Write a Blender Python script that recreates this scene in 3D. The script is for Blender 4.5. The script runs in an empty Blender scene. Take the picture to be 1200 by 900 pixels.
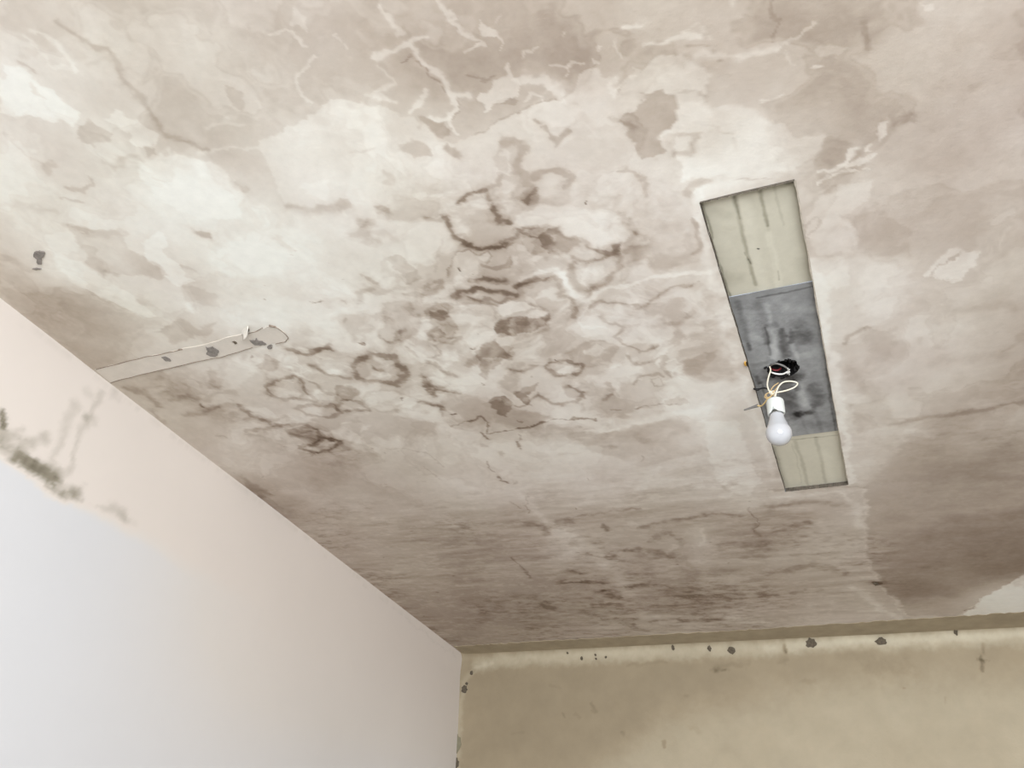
import bpy, bmesh, math, random
import numpy as np
from mathutils import Vector, Matrix

C = bpy.context.scene.collection
scene = bpy.context.scene
PI = math.pi

# ------------------------------------------------------------------ camera
YAW, PITCH, ROLL, FPX = -0.4476, 0.6146, 0.1014, 984.76
EYE = Vector((0.0, 0.0, 1.5))
H = 2.65            # ceiling height
XL = -1.6975        # left wall
YB = 3.3292         # back wall
XR, YR = 2.3, -1.5  # right wall, rear wall (both behind the viewer)

def cam_axes():
    ca, sa, cb, sb = math.cos(YAW), math.sin(YAW), math.cos(PITCH), math.sin(PITCH)
    f = Vector((sa*cb, ca*cb, sb)); r0 = Vector((ca, -sa, 0)); u0 = r0.cross(f)
    cr, sr = math.cos(ROLL), math.sin(ROLL)
    return r0*cr + u0*sr, u0*cr - r0*sr, f
CR, CU, CF = cam_axes()
cd = bpy.data.cameras.new('camera'); cam = bpy.data.objects.new('camera', cd); C.objects.link(cam)
cam.matrix_world = Matrix(((CR.x, CU.x, -CF.x, EYE.x), (CR.y, CU.y, -CF.y, EYE.y),
                           (CR.z, CU.z, -CF.z, EYE.z), (0, 0, 0, 1)))
cd.sensor_width = 36.0; cd.lens = FPX/1200*36.0; cd.clip_start = 0.02; cd.clip_end = 60
scene.camera = cam

# ------------------------------------------------------------------ world, light, exposure
w = bpy.data.worlds.new('daylight'); scene.world = w; w.use_nodes = True
w.node_tree.nodes['Background'].inputs[0].default_value = (0.72, 0.82, 1.0, 1)
w.node_tree.nodes['Background'].inputs[1].default_value = 1.0

def area(name, loc, target, sx, sy, power, col):
    ld = bpy.data.lights.new(name, 'AREA'); ld.shape = 'RECTANGLE'; ld.size = sx; ld.size_y = sy
    ld.energy = power; ld.color = col
    o = bpy.data.objects.new(name, ld); C.objects.link(o)
    o.location = loc; o.rotation_euler = (Vector(target)-Vector(loc)).to_track_quat('-Z', 'Y').to_euler()
    return o
# daylight entering by the window in the rear wall
WX0, WX1, WZ0, WZ1 = -0.15, 1.95, 0.7, 2.35
area('window_daylight', ((WX0+WX1)/2, YR-0.12, (WZ0+WZ1)/2), (-0.9, 1.8, 1.7), WX1-WX0, WZ1-WZ0, 125, (0.90, 0.95, 1.0))

scene.view_settings.view_transform = 'Standard'
scene.view_settings.look = 'None'
scene.view_settings.gamma = 1.0
scene.view_settings.use_curve_mapping = False
scene.view_settings.exposure = 0.55

# ------------------------------------------------------------------ helpers
def ray(u, v):
    return CR*((u-600)/FPX) - CU*((v-450)/FPX) + CF
def on_z(u, v, z=H):
    d = ray(u, v); return EYE + d*((z-EYE.z)/d.z)
def on_y(u, v, y=YB):
    d = ray(u, v); return EYE + d*(y/d.y)
def on_x(u, v, x=XL):
    d = ray(u, v); return EYE + d*(x/d.x)

def s2l(c):
    c = np.asarray(c, float)/255.0
    return np.where(c <= 0.04045, c/12.92, ((c+0.055)/1.055)**2.4)

def material(name, col=None, attr=None, rough=0.85, mottle=0.0, mscale=20, bump=0.0, bscale=120, bdist=0.002,
             metallic=0.0, spec=0.3, coat=0.0, sss=0.0, trans=0.0):
    m = bpy.data.materials.new(name); m.use_nodes = True
    nt = m.node_tree; N = nt.nodes; L = nt.links; b = N['Principled BSDF']
    b.inputs['Roughness'].default_value = rough
    b.inputs['Metallic'].default_value = metallic
    b.inputs['Specular IOR Level'].default_value = spec
    b.inputs['Coat Weight'].default_value = coat
    b.inputs['Transmission Weight'].default_value = trans
    if sss:
        b.inputs['Subsurface Weight'].default_value = sss
        b.inputs['Subsurface Radius'].default_value = (0.02, 0.02, 0.02)
        b.inputs['Subsurface Scale'].default_value = 0.5
    tc = N.new('ShaderNodeTexCoord')
    if attr:
        a = N.new('ShaderNodeAttribute'); a.attribute_name = attr; src = a.outputs['Color']
    else:
        a = N.new('ShaderNodeRGB'); c = s2l(col); a.outputs[0].default_value = (c[0], c[1], c[2], 1); src = a.outputs[0]
    if mottle > 0:
        n = N.new('ShaderNodeTexNoise'); n.inputs['Scale'].default_value = mscale
        n.inputs['Detail'].default_value = 8; n.inputs['Roughness'].default_value = 0.62
        L.new(tc.outputs['Object'], n.inputs['Vector'])
        mr = N.new('ShaderNodeMapRange'); mr.inputs['From Min'].default_value = 0.3; mr.inputs['From Max'].default_value = 0.7
        mr.inputs['To Min'].default_value = 1-mottle; mr.inputs['To Max'].default_value = 1+mottle
        L.new(n.outputs['Fac'], mr.inputs['Value'])
        mx = N.new('ShaderNodeVectorMath'); mx.operation = 'SCALE'
        L.new(src, mx.inputs[0]); L.new(mr.outputs[0], mx.inputs['Scale']); src = mx.outputs[0]
    L.new(src, b.inputs['Base Color'])
    if bump > 0:
        n2 = N.new('ShaderNodeTexNoise'); n2.inputs['Scale'].default_value = bscale
        n2.inputs['Detail'].default_value = 6
        L.new(tc.outputs['Object'], n2.inputs['Vector'])
        bp = N.new('ShaderNodeBump'); bp.inputs['Strength'].default_value = bump; bp.inputs['Distance'].default_value = bdist
        L.new(n2.outputs['Fac'], bp.inputs['Height']); L.new(bp.outputs['Normal'], b.inputs['Normal'])
    return m

def link_mesh(name, me, mat, parent=None):
    o = bpy.data.objects.new(name, me); C.objects.link(o)
    if mat: me.materials.append(mat)
    if parent: o.parent = parent
    return o
def from_bm(name, bm, mat, parent=None, smooth=False):
    me = bpy.data.meshes.new(name)
    bmesh.ops.recalc_face_normals(bm, faces=bm.faces[:])
    bm.to_mesh(me); bm.free()
    if smooth: me.polygons.foreach_set('use_smooth', [True]*len(me.polygons))
    return link_mesh(name, me, mat, parent)
def structure(o): o['kind'] = 'structure'; return o
def thing(name, label, cat, loc, group=None):
    o = bpy.data.objects.new(name, None); C.objects.link(o); o.location = loc; o.empty_display_size = 0.02
    o['label'] = label; o['category'] = cat
    if group: o['group'] = group
    return o
def box(bm, x0, x1, y0, y1, z0, z1):
    v = [bm.verts.new(p) for p in ((x0,y0,z0),(x1,y0,z0),(x1,y1,z0),(x0,y1,z0),(x0,y0,z1),(x1,y0,z1),(x1,y1,z1),(x0,y1,z1))]
    for f in ((0,3,2,1),(4,5,6,7),(0,1,5,4),(1,2,6,5),(2,3,7,6),(3,0,4,7)): bm.faces.new([v[i] for i in f])

def grid_mesh(name, P, keep=None):
    """P: (ny,nx,3) array of points -> mesh; keep: (ny-1,nx-1) bool of faces."""
    ny, nx = P.shape[:2]
    idx = np.arange(ny*nx).reshape(ny, nx)
    q = np.stack([idx[:-1, :-1], idx[:-1, 1:], idx[1:, 1:], idx[1:, :-1]], -1)
    q = q[keep] if keep is not None else q.reshape(-1, 4)
    q = np.ascontiguousarray(q.reshape(-1, 4))
    me = bpy.data.meshes.new(name)
    me.vertices.add(ny*nx); me.vertices.foreach_set('co', P.astype(np.float32).ravel())
    me.loops.add(q.size); me.loops.foreach_set('vertex_index', q.astype(np.int32).ravel())
    me.polygons.add(len(q)); me.polygons.foreach_set('loop_start', np.arange(0, q.size, 4, dtype=np.int32))
    me.update(calc_edges=True)
    me.polygons.foreach_set('use_smooth', np.ones(len(q), bool))
    return me
def set_colour(me, name, col):
    a = me.attributes.new(name, 'FLOAT_COLOR', 'POINT')
    c = np.ones((col.reshape(-1, 3).shape[0], 4), np.float32); c[:, :3] = col.reshape(-1, 3)
    a.data.foreach_set('color', c.ravel())

# ---- noise in numpy
def vnoise(x, y, seed):
    xi = np.floor(x).astype(np.int64); yi = np.floor(y).astype(np.int64); xf = x-xi; yf = y-yi
    def h(a, b):
        n = (a*374761393 + b*668265263 + seed*1442695041) & 0xffffffff
        n = ((n ^ (n >> 13))*1274126177) & 0xffffffff
        n = (n ^ (n >> 16)) & 0xffff
        return n/32767.5 - 1.0
    sx = xf*xf*xf*(xf*(xf*6-15)+10); sy = yf*yf*yf*(yf*(yf*6-15)+10)
    a = h(xi, yi)*(1-sx) + h(xi+1, yi)*sx; b = h(xi, yi+1)*(1-sx) + h(xi+1, yi+1)*sx
    return a*(1-sy) + b*sy
def fbm(x, y, f, seed, octv=4, gain=0.5):
    s = 0; a = 1.0; t = 0
    for i in range(octv):
        c, sn = math.cos(i*1.1+seed), math.sin(i*1.1+seed)
        s = s + a*vnoise((x*c-y*sn)*f+i*17.3, (x*sn+y*c)*f+i*9.1, seed+i*7); t += a; a *= gain; f *= 2.03
    return s/t
def sstep(e0, e1, x):
    t = np.clip((x-e0)/(e1-e0), 0, 1); return t*t*(3-2*t)

class Canvas:
    """Stain layer of a surface: X,Y are the surface's own metres; marks are laid down in them."""
    def __init__(s, X, Y, place, base, seed=1, warp=0.006, ppm=0.0022):
        s.X, s.Y, s.place = X, Y, place; s.T = base.astype(float)
        s.WX = X + warp*1.7*fbm(X, Y, 15, seed+50, 3, .6) + warp*.9*fbm(X, Y, 55, seed+51, 3, .6)
        s.WY = Y + warp*1.7*fbm(X, Y, 15, seed+60, 3, .6) + warp*.9*fbm(X, Y, 55, seed+61, 3, .6)
        s.n = fbm(X, Y, 60, seed+70, 3, .6)
        s.nb = fbm(X, Y, 14, seed+80, 4, .6)
        s.org = (0, 0, 1.0); s.dk = 1.0; s.lt = 1.0; s.halo = 0
    def tile(s, x, y, k): s.org = (x, y, k)
    def pts(s, P):
        x, y, k = s.org
        out = [s.place(x+a*k, y+b*k) for a, b in P]
        A = s.place(x+P[0][0]*k, y+P[0][1]*k); B = s.place(x+P[0][0]*k+1, y+P[0][1]*k); D = s.place(x+P[0][0]*k, y+P[0][1]*k+1)
        ar = abs((B[0]-A[0])*(D[1]-A[1])-(B[1]-A[1])*(D[0]-A[0]))
        return np.array(out, float), math.sqrt(ar)*k        # points, metres per tile pixel
    def window(s, Q, pad):
        xs = s.X[0] if s.X.ndim == 2 else s.X
        m = (s.X > Q[:, 0].min()-pad) & (s.X < Q[:, 0].max()+pad) & (s.Y > Q[:, 1].min()-pad) & (s.Y < Q[:, 1].max()+pad)
        r = np.where(m.any(1))[0]; c = np.where(m.any(0))[0]
        if len(r) == 0 or len(c) == 0: return None
        return slice(r[0], r[-1]+1), slice(c[0], c[-1]+1)
    def line(s, P, wd, dt, soft=0.6, rough=0.35, closed=False):
        Q, k = s.pts(P); wm = wd*k/2
        if closed: Q = np.vstack([Q, Q[:1]])
        sl = s.window(Q, wm*4.5+0.012)
        if sl is None: return
        x, y = s.WX[sl], s.WY[sl]; d = np.full(x.shape, 9.0)
        for (ax, ay), (bx, by) in zip(Q[:-1], Q[1:]):
            ex, ey = bx-ax, by-ay; L = ex*ex+ey*ey+1e-12
            t = np.clip(((x-ax)*ex+(y-ay)*ey)/L, 0, 1)
            d = np.minimum(d, np.hypot(x-ax-t*ex, y-ay-t*ey))
        if dt < 0: dt = dt*s.dk
        else: dt = dt*s.lt
        ww = wm*(1+rough*1.2*s.nb[sl]+rough*s.n[sl])
        m = 1-sstep(ww*(1-soft), ww*(1+soft)+1e-5, d)
        s.T[sl] += dt*m*(1+rough*s.n[sl])
        if s.halo and wd*k > .006: s.T[sl] += s.halo*dt*np.exp(-(d/(2.1*wm*(1+.5*s.nb[sl])))**2)*(1+.8*s.nb[sl])
    def blob(s, P, dt, soft=6, rim=0, rimw=5, rough=0.5, tex=0.25):
        Q, k = s.pts(P); sm = soft*k; rw = rimw*k
        sl = s.window(Q, sm+rw+0.02)
        if sl is None: return
        x, y = s.WX[sl], s.WY[sl]; d = np.full(x.shape, 9.0); ins = np.zeros(x.shape, bool)
        n = len(Q)
        for i in range(n):
            ax, ay = Q[i]; bx, by = Q[(i+1) % n]; ex, ey = bx-ax, by-ay; L = ex*ex+ey*ey+1e-12
            t = np.clip(((x-ax)*ex+(y-ay)*ey)/L, 0, 1)
            d = np.minimum(d, np.hypot(x-ax-t*ex, y-ay-t*ey))
            c = ((ay > y) != (by > y))
            if abs(by-ay) > 1e-9: ins ^= c & (x < (bx-ax)*(y-ay)/(by-ay)+ax)
        sd = np.where(ins, -d, d) + rough*sm*(s.n[sl]+s.nb[sl])
        if dt < 0: dt = dt*s.dk
        else: dt = dt*s.lt
        m = 1-sstep(-sm*.5, sm*.5+1e-5, sd)
        s.T[sl] += dt*m*(1+tex*s.nb[sl]*2)
        if rim: s.T[sl] += rim*np.exp(-(sd/rw)**2)

RAMP_T = [0, .25, .5, .75, 1.0, 1.2]
RAMP_C = np.array([(104, 86, 71), (143, 125.5, 110), (184, 169.5, 155.5), (210, 199, 187), (230, 223, 213), (240, 237, 229)], float)
def ramp(T, R=RAMP_C, RT=RAMP_T):
    L = s2l(R); T = np.clip(T, RT[0], RT[-1])
    return np.stack([np.interp(T, RT, L[:, i]) for i in range(3)], -1)

# ------------------------------------------------------------------ plain walls, floor, window (behind the viewer)
m_plaster = material('rough_plaster', (215, 212, 208), mottle=.08, mscale=6, bump=.3)
m_floor = material('dusty_screed', (172, 170, 166), mottle=.12, mscale=5, bump=.3)
m_frame = material('white_window_frame', (228, 228, 224), rough=.4, bump=.05)
bm = bmesh.new(); box(bm, XL-.1, XR+.1, YR-.1, YB+.1, -.1, 0); structure(from_bm('floor', bm, m_floor))
bm = bmesh.new(); box(bm, XR, XR+.1, YR, YB, 0, H); structure(from_bm('wall_right', bm, m_plaster))
bm = bmesh.new()
box(bm, XL, WX0, YR-.1, YR, 0, H); box(bm, WX1, XR, YR-.1, YR, 0, H)
box(bm, WX0, WX1, YR-.1, YR, 0, WZ0); box(bm, WX0, WX1, YR-.1, YR, WZ1, H)
structure(from_bm('wall_rear', bm, m_plaster))
bm = bmesh.new()
t = .05
box(bm, WX0, WX0+t, YR-.08, YR-.03, WZ0, WZ1); box(bm, WX1-t, WX1, YR-.08, YR-.03, WZ0, WZ1)
box(bm, WX0+t, WX1-t, YR-.08, YR-.03, WZ0, WZ0+t); box(bm, WX0+t, WX1-t, YR-.08, YR-.03, WZ1-t, WZ1)
xm = (WX0+WX1)/2; box(bm, xm-.03, xm+.03, YR-.08, YR-.03, WZ0+t, WZ1-t)
structure(from_bm('window_1', bm, m_frame))

# ------------------------------------------------------------------ ceiling
PL, PR_, PT, PB = (-0.1692, -0.1692), (-0.0078, -0.0078), 1.0446, 2.1434
def span(a, b, n): return np.linspace(a, b, n, endpoint=False)
xs = np.concatenate([span(XL-.02, PL[0], 520), span(PL[0], PR_[0], 24), span(PR_[0], 0.95, 300), [0.95, 1.3, 1.8, XR+.1]])
ys = np.concatenate([[YR-.1, -.8, -.2], span(0.2, PT, 380), span(PT, PB, 340), span(PB, YB+.02, 300), [YB+.02]])
ix0, ix1 = 520, 544
iy0, iy1 = 3+380, 3+380+340
X, Y = np.meshgrid(xs, ys)
ceil_place = lambda u, v: tuple(on_z(u, v))[:2]
base = np.full(X.shape, .75)
cv = Canvas(X, Y, ceil_place, base, warp=.009)
KNOTS = [(0, 10, 0.73), (100, 20, 0.65), (200, 60, 0.68), (300, 60, 0.66), (400, 50, 0.59), (500, 40, 0.49), (600, 50, 0.48), (700, 50, 0.45), (800, 50, 0.46), (900, 60, 0.49), (1000, 60, 0.47), (1100, 60, 0.49), (1195, 60, 0.49), (30, 120, 0.97), (60, 80, 0.73), (150, 110, 0.7), (250, 130, 0.72), (150, 200, 0.99), (50, 230, 0.98), (230, 240, 1.07), (350, 190, 0.88), (430, 170, 0.82), (330, 300, 1.14), (200, 310, 0.85), (60, 310, 1.04), (60, 350, 0.64), (150, 380, 0.71), (280, 350, 1.07), (400, 240, 0.92), (500, 230, 0.87), (600, 180, 0.77), (700, 180, 0.76), (800, 150, 0.59), (800, 230, 0.83), (760, 260, 0.86), (700, 250, 0.85), (600, 300, 0.73), (500, 330, 0.81), (400, 360, 1.0), (900, 150, 0.69), (1000, 130, 0.51), (1100, 150, 0.53), (1190, 150, 0.52), (1000, 230, 0.61), (1100, 230, 0.55), (1190, 230, 0.52), (1030, 330, 0.81), (1100, 350, 0.71), (1190, 330, 0.51), (1000, 450, 0.78), (1100, 450, 0.6), (1190, 450, 0.53), (1010, 530, 0.79), (1100, 530, 0.51), (1190, 540, 0.47), (180, 450, 0.72), (280, 470, 0.72), (380, 480, 0.74), (450, 450, 0.8), (550, 440, 0.88), (650, 430, 0.87), (750, 400, 0.91), (820, 400, 0.9), (780, 330, 0.87), (860, 500, 1.04), (250, 530, 0.7), (350, 550, 0.63), (450, 550, 0.62), (550, 550, 0.71), (650, 530, 0.77), (750, 530, 0.75), (850, 570, 0.81), (300, 590, 0.41), (400, 640, 0.53), (500, 640, 0.48), (600, 620, 0.53), (700, 620, 0.55), (800, 620, 0.51), (900, 620, 0.48), (980, 620, 0.6), (500, 720, 0.44), (600, 720, 0.4), (700, 700, 0.4), (800, 700, 0.41), (900, 700, 0.47), (980, 700, 0.55), (1060, 690, 0.45), (1180, 650, 0.43), (600, 745, 0.5), (800, 735, 0.61), (1000, 725, 0.7), (1100, 720, 0.71), (1190, 705, 0.91)]
# broad tone of the plaster coats (old whitewash, bare skim, damp skim), interpolated smoothly, with part of the light falloff put into the tone
kq = np.array([ceil_place(u, v) for u, v, t in KNOTS]); kt = np.array([t for u, v, t in KNOTS])
gy, gx = np.meshgrid(np.linspace(0.1, 3.4, 100), np.linspace(XL-.1, 1.0, 90), indexing='ij')
d2 = (gx[..., None]-kq[:, 0])**2 + (gy[..., None]-kq[:, 1])**2
wgt = 1/(d2+.004)**2.0; gt = (wgt*kt).sum(-1)/wgt.sum(-1)
def bilin(x, y):
    fx = np.clip((x-(XL-.1))/(1.1-XL)*89, 0, 88.999); fy = np.clip((y-.1)/3.3*99, 0, 98.999)
    i, j = fx.astype(int), fy.astype(int); a, b = fx-i, fy-j
    return (gt[j, i]*(1-a)+gt[j, i+1]*a)*(1-b) + (gt[j+1, i]*(1-a)+gt[j+1, i+1]*a)*b
cv.T = bilin(X+.05*fbm(X, Y, 7, 31, 4, .6), Y+.05*fbm(X, Y, 7, 32, 4, .6))
# cloudy mottling everywhere, brushed streaks along the back wall
far = sstep(1.75, 2.15, Y+.12*fbm(X, Y, 4, 14, 3))
cloud = fbm(X+.03*fbm(X, Y, 12, 15, 3), Y, 5, 11, 5, .55)
cv.T += cloud*(.13*(1-far)+.05)
cv.T += .06*(1-far)*np.abs(fbm(X, Y, 11, 12, 5, .6))
damp = sstep(.02, .12, X)*sstep(1.9, 2.1, Y)
streak = (1-.75*damp)*fbm(X*.8+.02*cloud, Y*4.2-X*.2, 8, 21, 5, .62)
cv.T += far*.20*streak*sstep(-.1, .5, fbm(X, Y, 3.3, 22, 3)+.25)
near = 1-far
gr = fbm(X*1.0+.01*cloud, Y*2.1-X*.12, 26, 91, 4, .65)
cv.T += far*(1-.7*damp)*(-.13*sstep(.12, .35, gr)*sstep(-.25, .25, fbm(X, Y, 4, 92, 3)) + .07*sstep(.1, .35, -gr))
qx = X+.05*fbm(X, Y, 7, 41, 4, .6); qy = Y+.05*fbm(X, Y, 7, 42, 4, .6)
n1 = fbm(qx, qy, 6, 43, 5, .55)
cv.T += near*(.06*sstep(.02, .10, n1) - .06*sstep(.06, .16, -n1) - .035*np.exp(-((n1-.015)/.03)**2))
mask = Canvas(X, Y, ceil_place, np.zeros(X.shape), seed=5, warp=.02)
mask.blob([(410,250),(500,215),(720,225),(850,330),(855,455),(680,520),(560,500),(470,520),(380,545),(270,500),(170,450),(330,405),(420,330)], 1, 50, rough=.2, tex=0)
n2 = fbm(qx*.9, qy*1.1, 13, 45, 4, .58)
cv.T += np.clip(mask.T, 0, 1)*(-.16*sstep(.05, .18, n2) + .09*sstep(.06, .2, -n2) - .11*np.exp(-((n2-.06)/.035)**2) - .05)
cv.T += .03*fbm(X, Y, 90, 23, 3, .7)
L = cv.line; B = cv.blob; T0 = cv.T.copy(); cv.dk = 1.12; cv.lt = .95; cv.halo = .35

# --- upper left
cv.tile(0, 0, 1/3)
B([(0,225),(60,250),(130,290),(180,300),(220,350),(280,390),(240,430),(160,420),(60,410),(0,400)], .22, 14)
B([(365,400),(420,380),(480,430),(560,470),(545,515),(480,510),(420,450)], .16, 8)
B([(500,570),(600,520),(700,560),(780,600),(860,700),(850,780),(700,770),(560,700),(500,620)], .17, 16)
B([(250,450),(310,420),(380,470),(370,500),(320,520),(270,490)], -.22, 14)
L([(220,80),(330,180),(390,190),(430,290),(520,370),(560,450),(610,480),(720,530)], 18, -.13, .9)
B([(790,300),(870,340),(855,400),(820,370)], -.15, 10)
L([(60,235),(110,250)], 14, -.18); L([(95,290),(120,320),(150,340)], 14, -.16)
B([(1040,20),(1080,60),(1100,105),(1040,90)], .13, 8)
L([(960,120),(1000,115),(1050,120),(1080,165)], 12, .16); L([(1110,205),(1080,235),(1050,270),(1065,320),(1100,355)], 11, .16)
L([(130,110),(180,140),(240,200),(270,240)], 16, .14, .8); L([(100,120),(180,230),(250,240)], 12, .1, .8)
L([(160,590),(190,580)], 26, -.14); L([(240,650),(290,660),(330,640)], 14, -.18); L([(215,690),(280,700)], 12, -.14)
L([(690,808),(730,820)], 22, -.2); L([(250,800),(330,815),(430,810)], 22, -.12); L([(0,720),(100,730),(200,745)], 24, -.08, .9)
B([(500,510),(540,500),(570,540),(520,545)], -.14, 8); L([(400,585),(480,560)], 22, -.12, .9)
L([(700,540),(800,520),(900,520)], 12, .1); L([(720,440),(800,420),(860,440)], 12, .08); L([(820,660),(850,665)], 20, -.12)
L([(1020,730),(1090,740),(1150,735),(1200,715)], 22, -.13, .9); B([(1060,640),(1150,640),(1150,700),(1070,690)], .12, 14)
L([(540,620),(600,660)], 8, -.08); L([(20,480),(100,560),(160,580)], 10, -.08)

# --- upper middle: branching light veins on bare skim, edge of the whitewash below
cv.tile(400, 0, 1/3)
wash = Canvas(X, Y, ceil_place, np.zeros(X.shape), warp=.009); wash.tile(400, 0, 1/3)
wash.blob([(0,340),(120,370),(250,400),(330,500),(400,520),(470,480),(560,440),(690,370),(790,350),(840,262),(900,250),(940,300),(950,350),(1040,262),(1100,210),(1200,190),(1300,260),(1300,640),(1300,900),(500,900),(-100,900),(-300,500)], 1, 9)
cv.T += .17*wash.T*(1-sstep(.72, 1.0, Y+.5*cloud*.2))*sstep(-1.05, -.8, X)
L([(115,215),(170,185),(235,160),(270,190),(300,240),(350,262),(395,320),(460,325)], 18, .26)
L([(245,160),(265,130),(300,125)], 20, .24); L([(150,30),(170,75),(200,110)], 22, .18)
L([(395,320),(402,370),(370,412),(310,402)], 16, .24); L([(370,412),(405,480)], 10, .2)
L([(340,0),(390,60),(430,105),(460,165),(485,182),(435,198)], 14, .22); B([(485,65),(530,130),(525,150),(478,145)], .26, 5)
L([(540,90),(575,75)], 8, .1); L([(535,140),(570,170),(572,205)], 11, .18); L([(645,225),(648,185),(672,155)], 9, .18)
L([(720,228),(755,222),(780,232),(845,225)], 10, .18); L([(785,232),(782,262)], 8, .14)
L([(1000,107),(1070,103)], 16, .22); L([(1072,162),(1120,158),(1200,132),(1260,120)], 16, .2)
L([(955,150),(975,190),(985,215)], 9, .13); B([(885,160),(912,165),(905,185),(890,180)], .18, 4); B([(882,215),(900,215),(898,232),(884,230)], .18, 4); B([(770,105),(790,105),(785,125)], .14, 4)
L([(285,312),(275,360),(240,385)], 15, .2); L([(0,130),(40,185)], 8, .12); L([(120,250),(180,300),(110,340),(190,360)], 14, .12)
B([(490,330),(540,270),(580,250),(610,270),(605,330),(560,362),(500,400)], .30, 6)
L([(600,272),(660,265),(720,278),(750,310),(770,355)], 26, .24); L([(640,360),(655,320),(690,340),(700,370)], 9, .2)
B([(545,345),(575,345),(620,350),(600,375),(520,380)], -.1, 6)
L([(945,350),(940,290)], 16, .16); L([(950,330),(1015,290),(1020,265)], 9, .16)
L([(470,480),(560,438),(690,368),(790,350)], 8, -.13)
L([(440,265),(500,262),(540,255)], 8, -.1); L([(205,225),(250,195),(290,245),(380,320)], 6, -.12); L([(410,330),(412,380),(385,420)], 6, -.12)
B([(1050,340),(1120,325),(1200,350),(1200,430),(1135,480),(1160,540),(1060,560),(1020,500),(1000,430)], -.22, 10)
L([(1130,480),(1200,450)], 18, .16); L([(960,430),(1040,440)], 16, -.12)
B([(215,490),(290,500),(310,545),(260,560),(225,530)], -.22, 12); L([(370,530),(420,555)], 22, -.22); B([(275,400),(350,420),(385,470),(340,500),(290,440)], -.2, 8)
L([(160,620),(150,640)], 26, -.14); B([(310,640),(420,600),(400,660),(330,680)], -.03, 12)
L([(672,435),(690,445)], 18, -.24); L([(705,465),(725,495),(760,500),(800,470)], 18, -.2)
L([(415,705),(450,680),(500,680),(520,720),(540,765),(590,775)], 20, -.24); L([(590,775),(615,740),(620,700),(690,668),(660,640),(630,600),(640,545),(610,515),(560,525)], 22, -.22)
B([(540,520),(600,520),(640,560),(640,640),(600,640),(545,610)], -.09, 12); L([(545,600),(600,610),(590,560),(560,545)], 8, .12)
L([(685,622),(750,605),(825,632),(790,658)], 20, -.25); B([(620,700),(700,660),(720,690),(640,740)], -.18, 10)
L([(345,755),(375,790),(395,825),(450,860),(550,862),(620,830),(640,795),(740,790),(800,830),(880,870),(960,885)], 18, -.26)
B([(640,795),(780,800),(850,880),(700,900),(640,860)], -.2, 12); L([(960,880),(985,850)], 14, -.2)
L([(985,590),(1060,622),(1075,690)], 14, -.18); L([(985,735),(1035,790),(1010,880)], 22, -.16); L([(740,860),(770,830),(750,800)], 9, .15)
B([(875,700),(881,702),(877,714),(871,710)], -.8, 2, rough=.1); L([(50,770),(90,770)], 22, -.14); L([(110,720),(160,740)], 16, -.12); L([(40,540),(130,525)], 10, -.1)

# --- upper right
cv.tile(800, 0, 1/3)
L([(60,200),(130,185),(200,190),(290,160),(330,148)], 26, .14, .9); L([(330,148),(400,130),(475,90)], 12, .16)
B([(0,370),(60,350),(200,370),(300,400),(400,470),(490,480),(450,560),(380,600),(200,620),(0,640)], .15, 16)
L([(480,232),(508,230)], 12, .3); L([(340,338),(368,326)], 9, .26); L([(278,346),(300,350)], 9, .22); L([(285,365),(300,340)], 6, .18)
B([(845,10),(890,15),(880,45),(850,45)], .18, 8); B([(480,165),(560,170),(540,195),(490,190)], .12, 10); B([(160,0),(190,0),(185,20),(165,18)], .18, 6)
B([(690,430),(712,425),(720,480),(705,500),(690,475)], .26, 6); B([(640,505),(670,500),(665,525),(645,530)], .25, 5)
L([(475,612),(530,590),(585,560),(600,512)], 14, .3, .5, .7); L([(480,640),(560,590),(640,600)], 9, .26, .5, .8); L([(590,575),(640,560),(665,540)], 12, .24, .5, .8)
B([(490,480),(600,480),(640,540),(600,640),(500,690),(470,600)], -.1, 20)
B([(480,690),(560,640),(680,630),(655,710),(580,760),(640,850),(600,890),(470,890),(440,760)], .12, 12)
B([(590,770),(700,730),(790,820),(780,900),(650,900)], -.08, 16); L([(620,100),(650,160)], 26, -.08); B([(720,400),(850,390),(840,430),(730,450)], -.1, 16)
L([(455,830),(450,785),(490,770),(510,790),(470,815)], 9, -.14); L([(0,690),(40,660),(70,640)], 18, -.2); L([(0,560),(50,540),(80,470),(20,480)], 18, -.16)
L([(90,440),(170,470),(200,520),(190,560)], 9, -.08); L([(70,640),(50,700)], 10, .14); L([(180,632),(300,628),(310,615)], 6, -.2)
L([(0,330),(60,320),(110,340)], 12, -.14); L([(0,170),(100,160),(130,210)], 12, -.1); L([(0,120),(60,60),(110,120)], 10, .1); L([(310,10),(330,70),(310,120)], 12, -.09); L([(370,170),(400,230)], 8, .09)
cv.tile(0, 0, 1)
B([(1086,320),(1098,305),(1112,291),(1150,292),(1144,304),(1138,322),(1126,330),(1110,327)], .26, 3, rough=.6)
L([(1090,322),(1106,307),(1124,294)], 2.4, -.22); L([(1096,318),(1120,300)], 2, .15); L([(1086,321),(1108,329),(1126,331)], 2, .2)

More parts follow.
